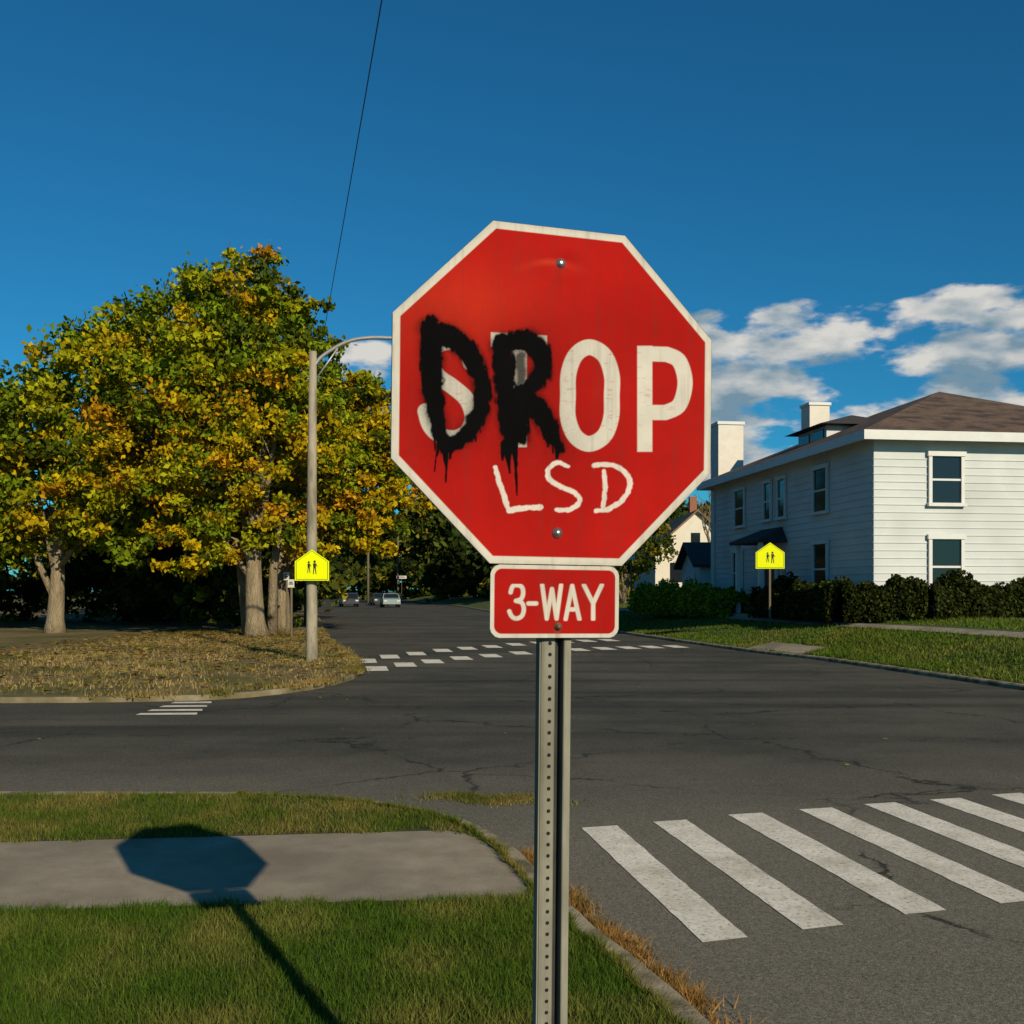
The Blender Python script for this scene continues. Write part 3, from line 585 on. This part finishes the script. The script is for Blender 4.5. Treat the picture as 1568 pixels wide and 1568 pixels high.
def facecol(u,v):
    x,y=sheet(u,v); n=len(u); wob=(vnoise(x,y,9,3,2)-.5)
    c=np.tile(RED,(n,1))
    fade=vnoise(x,y,170,5,3); c=c*(.86+.3*fade)[:,None]
    c=mixc(c,np.array([.50,.032,.012]),.6*np.exp(-(((x-700)/110)**2+((y-470)/65)**2)))
    c=mixc(c,np.array([.50,.045,.02]),.45*ss(9,0,np.abs(np.hypot((x-840)/2.0,(y-428))-26))*ss(424,400,y)*vnoise(x,y,40,88,2)*1.6)
    w=np.maximum.reduce([ss(1,-1,dpoly(x,y,Oc)-12),ss(1,-1,dpoly(x,y,Pb)-11.5)*(x>975)*(y<645),ss(1,-1,np.maximum(np.abs(x-986.5)-11.5,np.abs(y-611)-81)),ss(1,-1,dpoly(x,y,Sc)-12),ss(1,-1,np.maximum(np.abs(y-523-(x-797)*.06)-11,np.abs(x-794)-43)),ss(1,-1,np.maximum(np.abs(x-795)-11,np.abs(y-600)-85))])
    letter=WHT*1.02*(.92+.13*vnoise(x,y,30,6,3))[:,None]
    sc=ss(.68,.76,vnoise(x*.6,y*2.5,7,91,3))*.3; letter=mixc(letter,RED*1.1,sc*ss(.45,.6,vnoise(x,y,50,92,2)))
    c=mixc(c,letter,w)
    bd=(octd(u,v)-(HALF-.0165))/.0012; wb=ss(-1,1,bd)
    rs=np.random.RandomState(4); gr=rs.rand(n); d=np.minimum.reduce([dpoly(x,y,q) for q in (D1,D2,R1,R2,R3,RF)]); d3=dpoly(x,y,RH)
    rag=vnoise(x,y,11,8,3)-.5; streak=vnoise(x*2.2,y*.35,9,12,2)-.5
    core=ss(4.5,-3,d+rag*9+streak*5)
    fill=.9*ss(12,-2,d3+rag*6)
    over=.75*np.exp(-np.clip(d,0,None)/9)*(.45+.85*vnoise(x,y,24,10,3)); over=np.clip(over,0,1)*(.7+.6*gr)
    halo=.32*np.exp(-np.clip(d,0,None)/36)*(.6+.6*gr)
    dd=np.minimum.reduce([dpoly(x,y,q) for q in drips])+wob*2; dr=ss(1.6,-.8,dd)
    al=np.clip(np.maximum.reduce([core,fill,over*.85,halo,dr]),0,1)
    c=mixc(c,BLK,al)
    c=mixc(c,WHT*1.03*(.93+.1*vnoise(x,y,45,35,3))[:,None],wb)
    l=np.minimum.reduce([dpoly(x,y,q) for q in Lw]); br=vnoise(x,y,5,20,2)-.5
    c=mixc(c,np.array([.60,.56,.50]),ss(1.3,-.8,l+br*2.6)*(.86+.14*vnoise(x,y,4,22,2)))
    g=.35*np.exp(-((x-856)/5)**2)*ss(400,410,y)*ss(470,410,y); c=mixc(c,np.array([.12,.02,.012]),g)
    g=.35*ss(.371,.381,octd(u,v))*vnoise(x,y,14,30,2); c=mixc(c,np.array([.2,.17,.12]),g)
    g=.16*ss(.5,.8,vnoise(x*1.0,y*.06,6,55,3))*(1-al); c=mixc(c,np.array([.07,.03,.02]),g)
    return np.clip(c,0,1)
def facedisp(u,v):
    x,y=sheet(u,v); r=np.hypot((x-866)/1.5,y-403)
    return .0045*np.exp(-(r/11)**2)-.0010*np.exp(-((r-22)/8)**2)+.0012*(vnoise(x,y,130,40,1)-.5)
grid_panel('face',-HALF,HALF,-HALF,HALF,.00125,lambda u,v:octd(u,v)<HALF-.0005,facecol,facedisp,-.003,M_sign,S)
def octa(h,y0,y1):
    k=h*.41421; P=[(-k,h),(k,h),(h,k),(h,-k),(k,-h),(-k,-h),(-h,-k),(-h,k)]
    v=[(a,y0,b) for a,b in P]+[(a,y1,b) for a,b in P]; f=[tuple(range(8))[::-1],tuple(range(8,16))]+[(i,(i+1)%8,8+(i+1)%8,8+i) for i in range(8)]
    return v,f
v,f=octa(HALF,.004,.0075); mesh('back_panel',v,f,M_alu,S)
k=HALF*.41421; P8=[(-k,HALF),(k,HALF),(HALF,k),(HALF,-k),(k,-HALF),(-k,-HALF),(-HALF,-k),(-HALF,k)]
v=[(a*1.001,-.0035,b*1.001) for a,b in P8]+[(a*1.001,.004,b*1.001) for a,b in P8]
mesh('edge',v,[(i,(i+1)%8,8+(i+1)%8,8+i) for i in range(8)],M_wsheet,S)
pu0,pu1,pv0,pv1=-.1575,.1480,-.5465,-.3835; pc=((pu0+pu1)/2,(pv0+pv1)/2); hw_,hh_=(pu1-pu0)/2,(pv1-pv0)/2
def rr_d(u,v,r=.024,ins=0):
    qx=np.abs(u-pc[0])-(hw_-ins)+r; qy=np.abs(v-pc[1])-(hh_-ins)+r
    return np.hypot(np.maximum(qx,0),np.maximum(qy,0))+np.minimum(np.maximum(qx,qy),0)-r
gly=[smooth_line([(780,907),(783,898),(790,896),(797,899),(799,908),(796,917),(788,920)],4),smooth_line([(788,920),(797,923),(800,933),(797,943),(789,947),(782,944),(778,936)],4),
 [(807,924),(819,924)],[(828,896),(835,947)],[(835,947),(843,902)],[(843,902),(850,947)],[(850,947),(857,896)],[(864,948),(874,897)],[(874,897),(885,948)],[(868,933),(881,933)],[(892,896),(906,924)],[(919,896),(906,924)],[(906,922),(906,948)]]
def platecol(u,v):
    x,y=sheet(u,v); c=np.tile(RED*.92,(len(u),1)); c=c*(.88+.25*vnoise(x,y,60,50,3))[:,None]
    l=np.minimum.reduce([dpoly(x,y,q) for q in gly]); m=ss(1,-1,l-3.3)*(y>894.)*(y<950.5); c=mixc(c,WHT,m)
    c=mixc(c,WHT*(.93+.1*vnoise(x,y,30,35,3))[:,None],ss(-.0008,.0008,rr_d(u,v,.018,.009)))
    g=.4*np.exp(-((x-851)/5)**2)*ss(958,962,y); c=mixc(c,np.array([.12,.06,.04]),g)
    g=.14*ss(.5,.8,vnoise(x*1.0,y*.06,6,58,3)); c=mixc(c,np.array([.07,.03,.02]),g)
    return c
grid_panel('three_way_plate',pu0,pu1,pv0,pv1,.0010,lambda u,v:rr_d(u,v)<0,platecol,lambda u,v:.0008*np.sin(u*30),-.010,M_sign,S)
n=48; rim=[]
for i in range(n):
    a=2*math.pi*i/n; ca,sa=math.cos(a),math.sin(a); rim.append((pc[0]+math.copysign(hw_-.024,ca)+.024*ca,pc[1]+math.copysign(hh_-.024,sa)+.024*sa))
v=[(a,-.009,b) for a,b in rim]+[(a,-.0062,b) for a,b in rim]
mesh('three_way_plate_back',v,[tuple(range(n,2*n))]+[(i,(i+1)%n,n+(i+1)%n,n+i) for i in range(n)],M_wsheet,S)
def bolt(name,u,v,y,r,m):
    mb=MB(); n=20
    def ring(rad,yy,k=n): return [(u+rad*math.cos(2*math.pi*i/k),yy,v+rad*math.sin(2*math.pi*i/k)) for i in range(k)]
    R=[ring(r,y),ring(r,y-.002),ring(r*.72,y-.0025),ring(r*.66,y-.006),ring(r*.45,y-.009),ring(r*.15,y-.0098)]
    vv=[p for q in R for p in q]; ff=[(j*n+i,j*n+(i+1)%n,(j+1)*n+(i+1)%n,(j+1)*n+i) for j in range(5) for i in range(n)]+[tuple(5*n+i for i in range(n))]
    mb.add(vv,ff); return mb.obj(name,m,S,True)
bolt('bolt_top',.0025,.302,.001,.0125,M_bolt); bolt('bolt_bottom',-.0005,-.3095,-.004,.0120,M_bolt); bolt('bolt_plate',.001,-.521,-.011,.009,M_rust)
ZT=.33; ZBt=-2.12; PX=.006
def extr(prof,name,m):
    n=len(prof); v=[(a+PX,b,ZT) for a,b in prof]+[(a+PX,b,ZBt) for a,b in prof]
    return mesh(name,v,[(i,(i+1)%n,n+(i+1)%n,n+i) for i in range(n)]+[tuple(range(n))[::-1],tuple(range(n,2*n))],m,S)
extr([(-.036,.012),(-.029,.010),(-.006,.010),(-.003,.013),(-.003,.040),(-.036,.040)],'post_tube',M_galv)
extr([(-.040,.014),(-.0365,.014),(-.0365,.04),(-.040,.04)],'post_lip',M_galv)
extr([(-.0025,.034),(.0155,.034),(.0155,.040),(-.0025,.040)],'post_web',M_recess_shade)  # web of the recess, its shadow stripe painted as a dark colour
extr([(-.0025,.016),(.0035,.018),(.0035,.033),(-.0025,.033)],'post_inner',M_recess_shade)
extr([(.016,.008),(.018,.006),(.033,.006),(.033,.010),(.020,.010),(.020,.040),(.016,.040)],'post_channel',M_galv)
mb=MB(); z=-.56
while z>-2.05:
    n=14; r=.0044; u=-.0165+PX
    mb.add([(u+r*math.cos(2*math.pi*i/n),.0094,z+r*math.sin(2*math.pi*i/n)) for i in range(n)],[tuple(range(n))]); z-=.0254
mb.obj('post_holes',M_hole,S)

# ------------------------------------------------------------ school crossing signs
M_fluo=mat('fluorescent_yellow',(.74,.80,.0),(.68,.74,.0),3,.5,spec=.1)
M_ink=mat('sign_ink',(.01,.01,.01),(.015,.015,.015),3,.5)
def school(name,x,y,zc,w,post=None,zbase=0,yaw=0):
    e=empty(name,(x,y,zc),(0,0,yaw)); h=w*.92
    P=[(-w/2,-h*.5),(w/2,-h*.5),(w/2,h*.12),(0,h*.5),(-w/2,h*.12)]
    def plate(s,y0,y1,nm,m):
        c=-.04*h; v=[(a*s,y0,(b-c)*s+c) for a,b in P]+[(a*s,y1,(b-c)*s+c) for a,b in P]
        mesh(nm,v,[tuple(range(5)),tuple(range(5,10))[::-1]]+[(i,5+i,5+(i+1)%5,(i+1)%5) for i in range(5)],m,e)
    plate(1.0,-.012,.0,'plate',M_fluo); plate(.93,-.016,-.0125,'border_line',M_ink); plate(.90,-.020,-.0165,'panel',M_fluo)
    mb=MB()
    for px,sc in ((-.09*w,.68),(.08*w,.80)):
        def disc(cx,cz,rx,rz,n=14): mb.add([(cx+rx*math.cos(2*math.pi*i/n),-.024,cz+rz*math.sin(2*math.pi*i/n)) for i in range(n)],[tuple(range(n))])
        def poly(pts): mb.add([(px+a*w*sc,-.024,b*w*sc-.03*w) for a,b in pts],[tuple(range(len(pts)))])
        disc(px,.16*w*sc-.03*w,.045*w*sc,.05*w*sc)
        poly([(-.06,.10),(.06,.10),(.045,-.08),(-.045,-.08)]); poly([(-.045,-.082),(-.005,-.082),(-.03,-.30),(-.06,-.30)]); poly([(.005,-.082),(.045,-.082),(.07,-.30),(.04,-.30)])
        poly([(.062,.09),(.105,-.02),(.09,-.04),(.062,.03)])
    mb.obj('pictogram',M_ink,e)
    if post:
        mb=MB(); mb.box(-.03,.03,.004,.05,zbase-zc-.1,h*.4); mb.obj('post',post,e)
    else:
        mb=MB(); mb.box(-.12,.12,.002,.05,.12,.16); mb.box(-.12,.12,.002,.05,-.2,-.16); mb.obj('brackets',M_galv,e)
    return e
M_wood=mat('weathered_wood',(.10,.08,.05),(.16,.13,.09),8,.9,.4,30,stretch=(3,3,.4))
school('school_crossing_sign',-4.54,23.72,2.19,.77,None,0,.05)
school('school_crossing_sign',8.15,33,2.72,.90,M_wood,.42,-.05)

# ------------------------------------------------------------ street lamp
M_pole=mat('concrete_pole',(.25,.215,.15),(.36,.315,.23),5,.85,.5,40,c3=(.16,.14,.10),scale3=3,stretch=(2,2,.5))
e=empty('street_lamp',(-4.6,24,0)); mb=MB(); mb.tube([(0,0,-.1),(0,0,.06),(.0,0,3.5),(.03,0,7.1)],[.15,.135,.115,.085],14); mb.obj('pole',M_pole,e,True)
mb=MB(); mb.tube(smooth_line([(.05,0,6.75),(.25,0,7.0),(.8,0,7.32),(1.4,0,7.42),(2.3,0,7.38)],5),.045,8); mb.tube([(.05,0,6.4),(.6,0,7.18)],.02,6); mb.obj('arm',M_alu,e,True)
mb=MB()
secs=[(2.2,.04,.04),(2.35,.1,.06),(2.6,.16,.085),(2.85,.13,.07),(2.98,.03,.03)]; n=12; vv=[];ff=[]
for (x,a,b) in secs: vv+=[(x,a*math.cos(2*math.pi*i/n),7.38+b*math.sin(2*math.pi*i/n)) for i in range(n)]
for j in range(4): ff+=[(j*n+i,j*n+(i+1)%n,(j+1)*n+(i+1)%n,(j+1)*n+i) for i in range(n)]
mb.add(vv,ff); mb.obj('luminaire',M_alu,e,True)

# ------------------------------------------------------------ overhead cable + poles
def upole(name,x,y,h):
    e=empty(name,(x,y,0)); mb=MB(); mb.tube([(0,0,-.2),(0,0,h*.5),(0,0,h)],[.16,.14,.11],12); mb.obj('pole',M_wood,e,True)
    mb=MB(); mb.box(-.9,.9,-.06,.06,h-.55,h-.43); mb.obj('crossarm',M_wood,e)
    mb=MB()
    for q in (-.8,0,.8): mb.tube([(q,0,h-.43),(q,0,h-.3)],[.035,.045],8)
    mb.obj('insulators',M_alu,e,True); return e
upole('utility_pole',3.97,-12,9.5); upole('utility_pole',-9.6,49,9.5)
pa=Vector((3.97,-12,9.2)); pb=Vector((-9.6,49,9.2)); mb=MB(); mb.tube([pa.lerp(pb,i/40)-Vector((0,0,.55*4*(i/40)*(1-i/40))) for i in range(41)],.009,6)
o=mb.obj('overhead_cable',M_ink); o.location.z=.45

def post_sign(name,x,y,h,pw,ph,m,z0=0):
    e=empty(name,(x,y,z0)); mb=MB(); mb.tube([(0,0,-.2),(0,0,h)],.04,8); mb.obj('post',M_wood,e)
    mb=MB(); mb.box(-pw/2,pw/2,-.07,-.045,h-ph,h); mb.obj('plate',m,e)
    mb=MB(); mb.box(-pw*.35,pw*.35,-.078,-.072,h-ph*.62,h-ph*.5); mb.box(-pw*.25,pw*.25,-.078,-.072,h-ph*.42,h-ph*.3); mb.obj('legend',M_ink,e)
post_sign('street_sign',-7.6,36.0,2.0,.22,.28,M_wsheet); post_sign('parking_sign',-8.3,38.5,2.3,.2,.3,M_wsheet)
post_sign('street_sign',-18.8,178,4.2,1.7,.5,M_wsheet); post_sign('street_sign',5.7,50,3.0,.35,.5,M_wsheet,.6)
for (x,y,h) in ((-16.8,122,8.5),(-15.5,142,10)):
    upole('utility_pole',x,y,h)
def car(name,x,y,z,yaw,body):
    e=empty(name,(x,y,z),(0,0,yaw)); w=.88
    pr=[(-2.2,.35),(-2.2,.85),(-1.5,.95),(-.95,1.42),(.75,1.45),(1.6,1.0),(2.15,.85),(2.2,.35)]
    n=len(pr); v=[]
    for s in (-1,1):
        for a,b in pr: v.append((s*w*(.82 if b>1.2 else 1),a,b))
    mesh('body',v,[tuple(range(n))[::-1],tuple(range(n,2*n))]+[(i,(i+1)%n,n+(i+1)%n,n+i) for i in range(n)],body,e)
    mesh('windscreen',[(-.78,-1.50,.98),(.78,-1.50,.98),(.68,-1.0,1.39),(-.68,-1.0,1.39)],[(0,1,2,3)],M_glass,e)
    mb=MB()
    for s in (-1,1): mb.add([(s*.885,-1.2,.98),(s*.885,1.3,.98),(s*.74,.75,1.38),(s*.74,-.8,1.38)],[(0,1,2,3)])
    mb.obj('side_windows',M_glass,e)
    mb=MB()
    for s in (-.8,.8):
        for q in (-1.35,1.35): mb.tube([(s-.1,q,.32),(s+.1,q,.32)],.32,14)
    mb.obj('wheels',M_ink,e)
    mb=MB(); mb.box(-.8,-.5,-2.23,-2.19,.6,.75); mb.box(.5,.8,-2.23,-2.19,.6,.75); mb.obj('headlights',M_wsheet,e)
M_cb=mat('car_paint_pale',(.22,.28,.30),(.25,.31,.33),2,.25,spec=.6); M_cd=mat('car_paint_dark',(.03,.035,.04),(.04,.045,.05),2,.25,spec=.6)
car('parked_car',-12.6,108,RZ,.2,M_cb); car('parked_car',-15.5,122,RZ,.25,M_cd); car('parked_car',-17.5,112,RZ,.25,M_cd); car('parked_car',-23,150,RZ,.25,M_cd)
print('done')
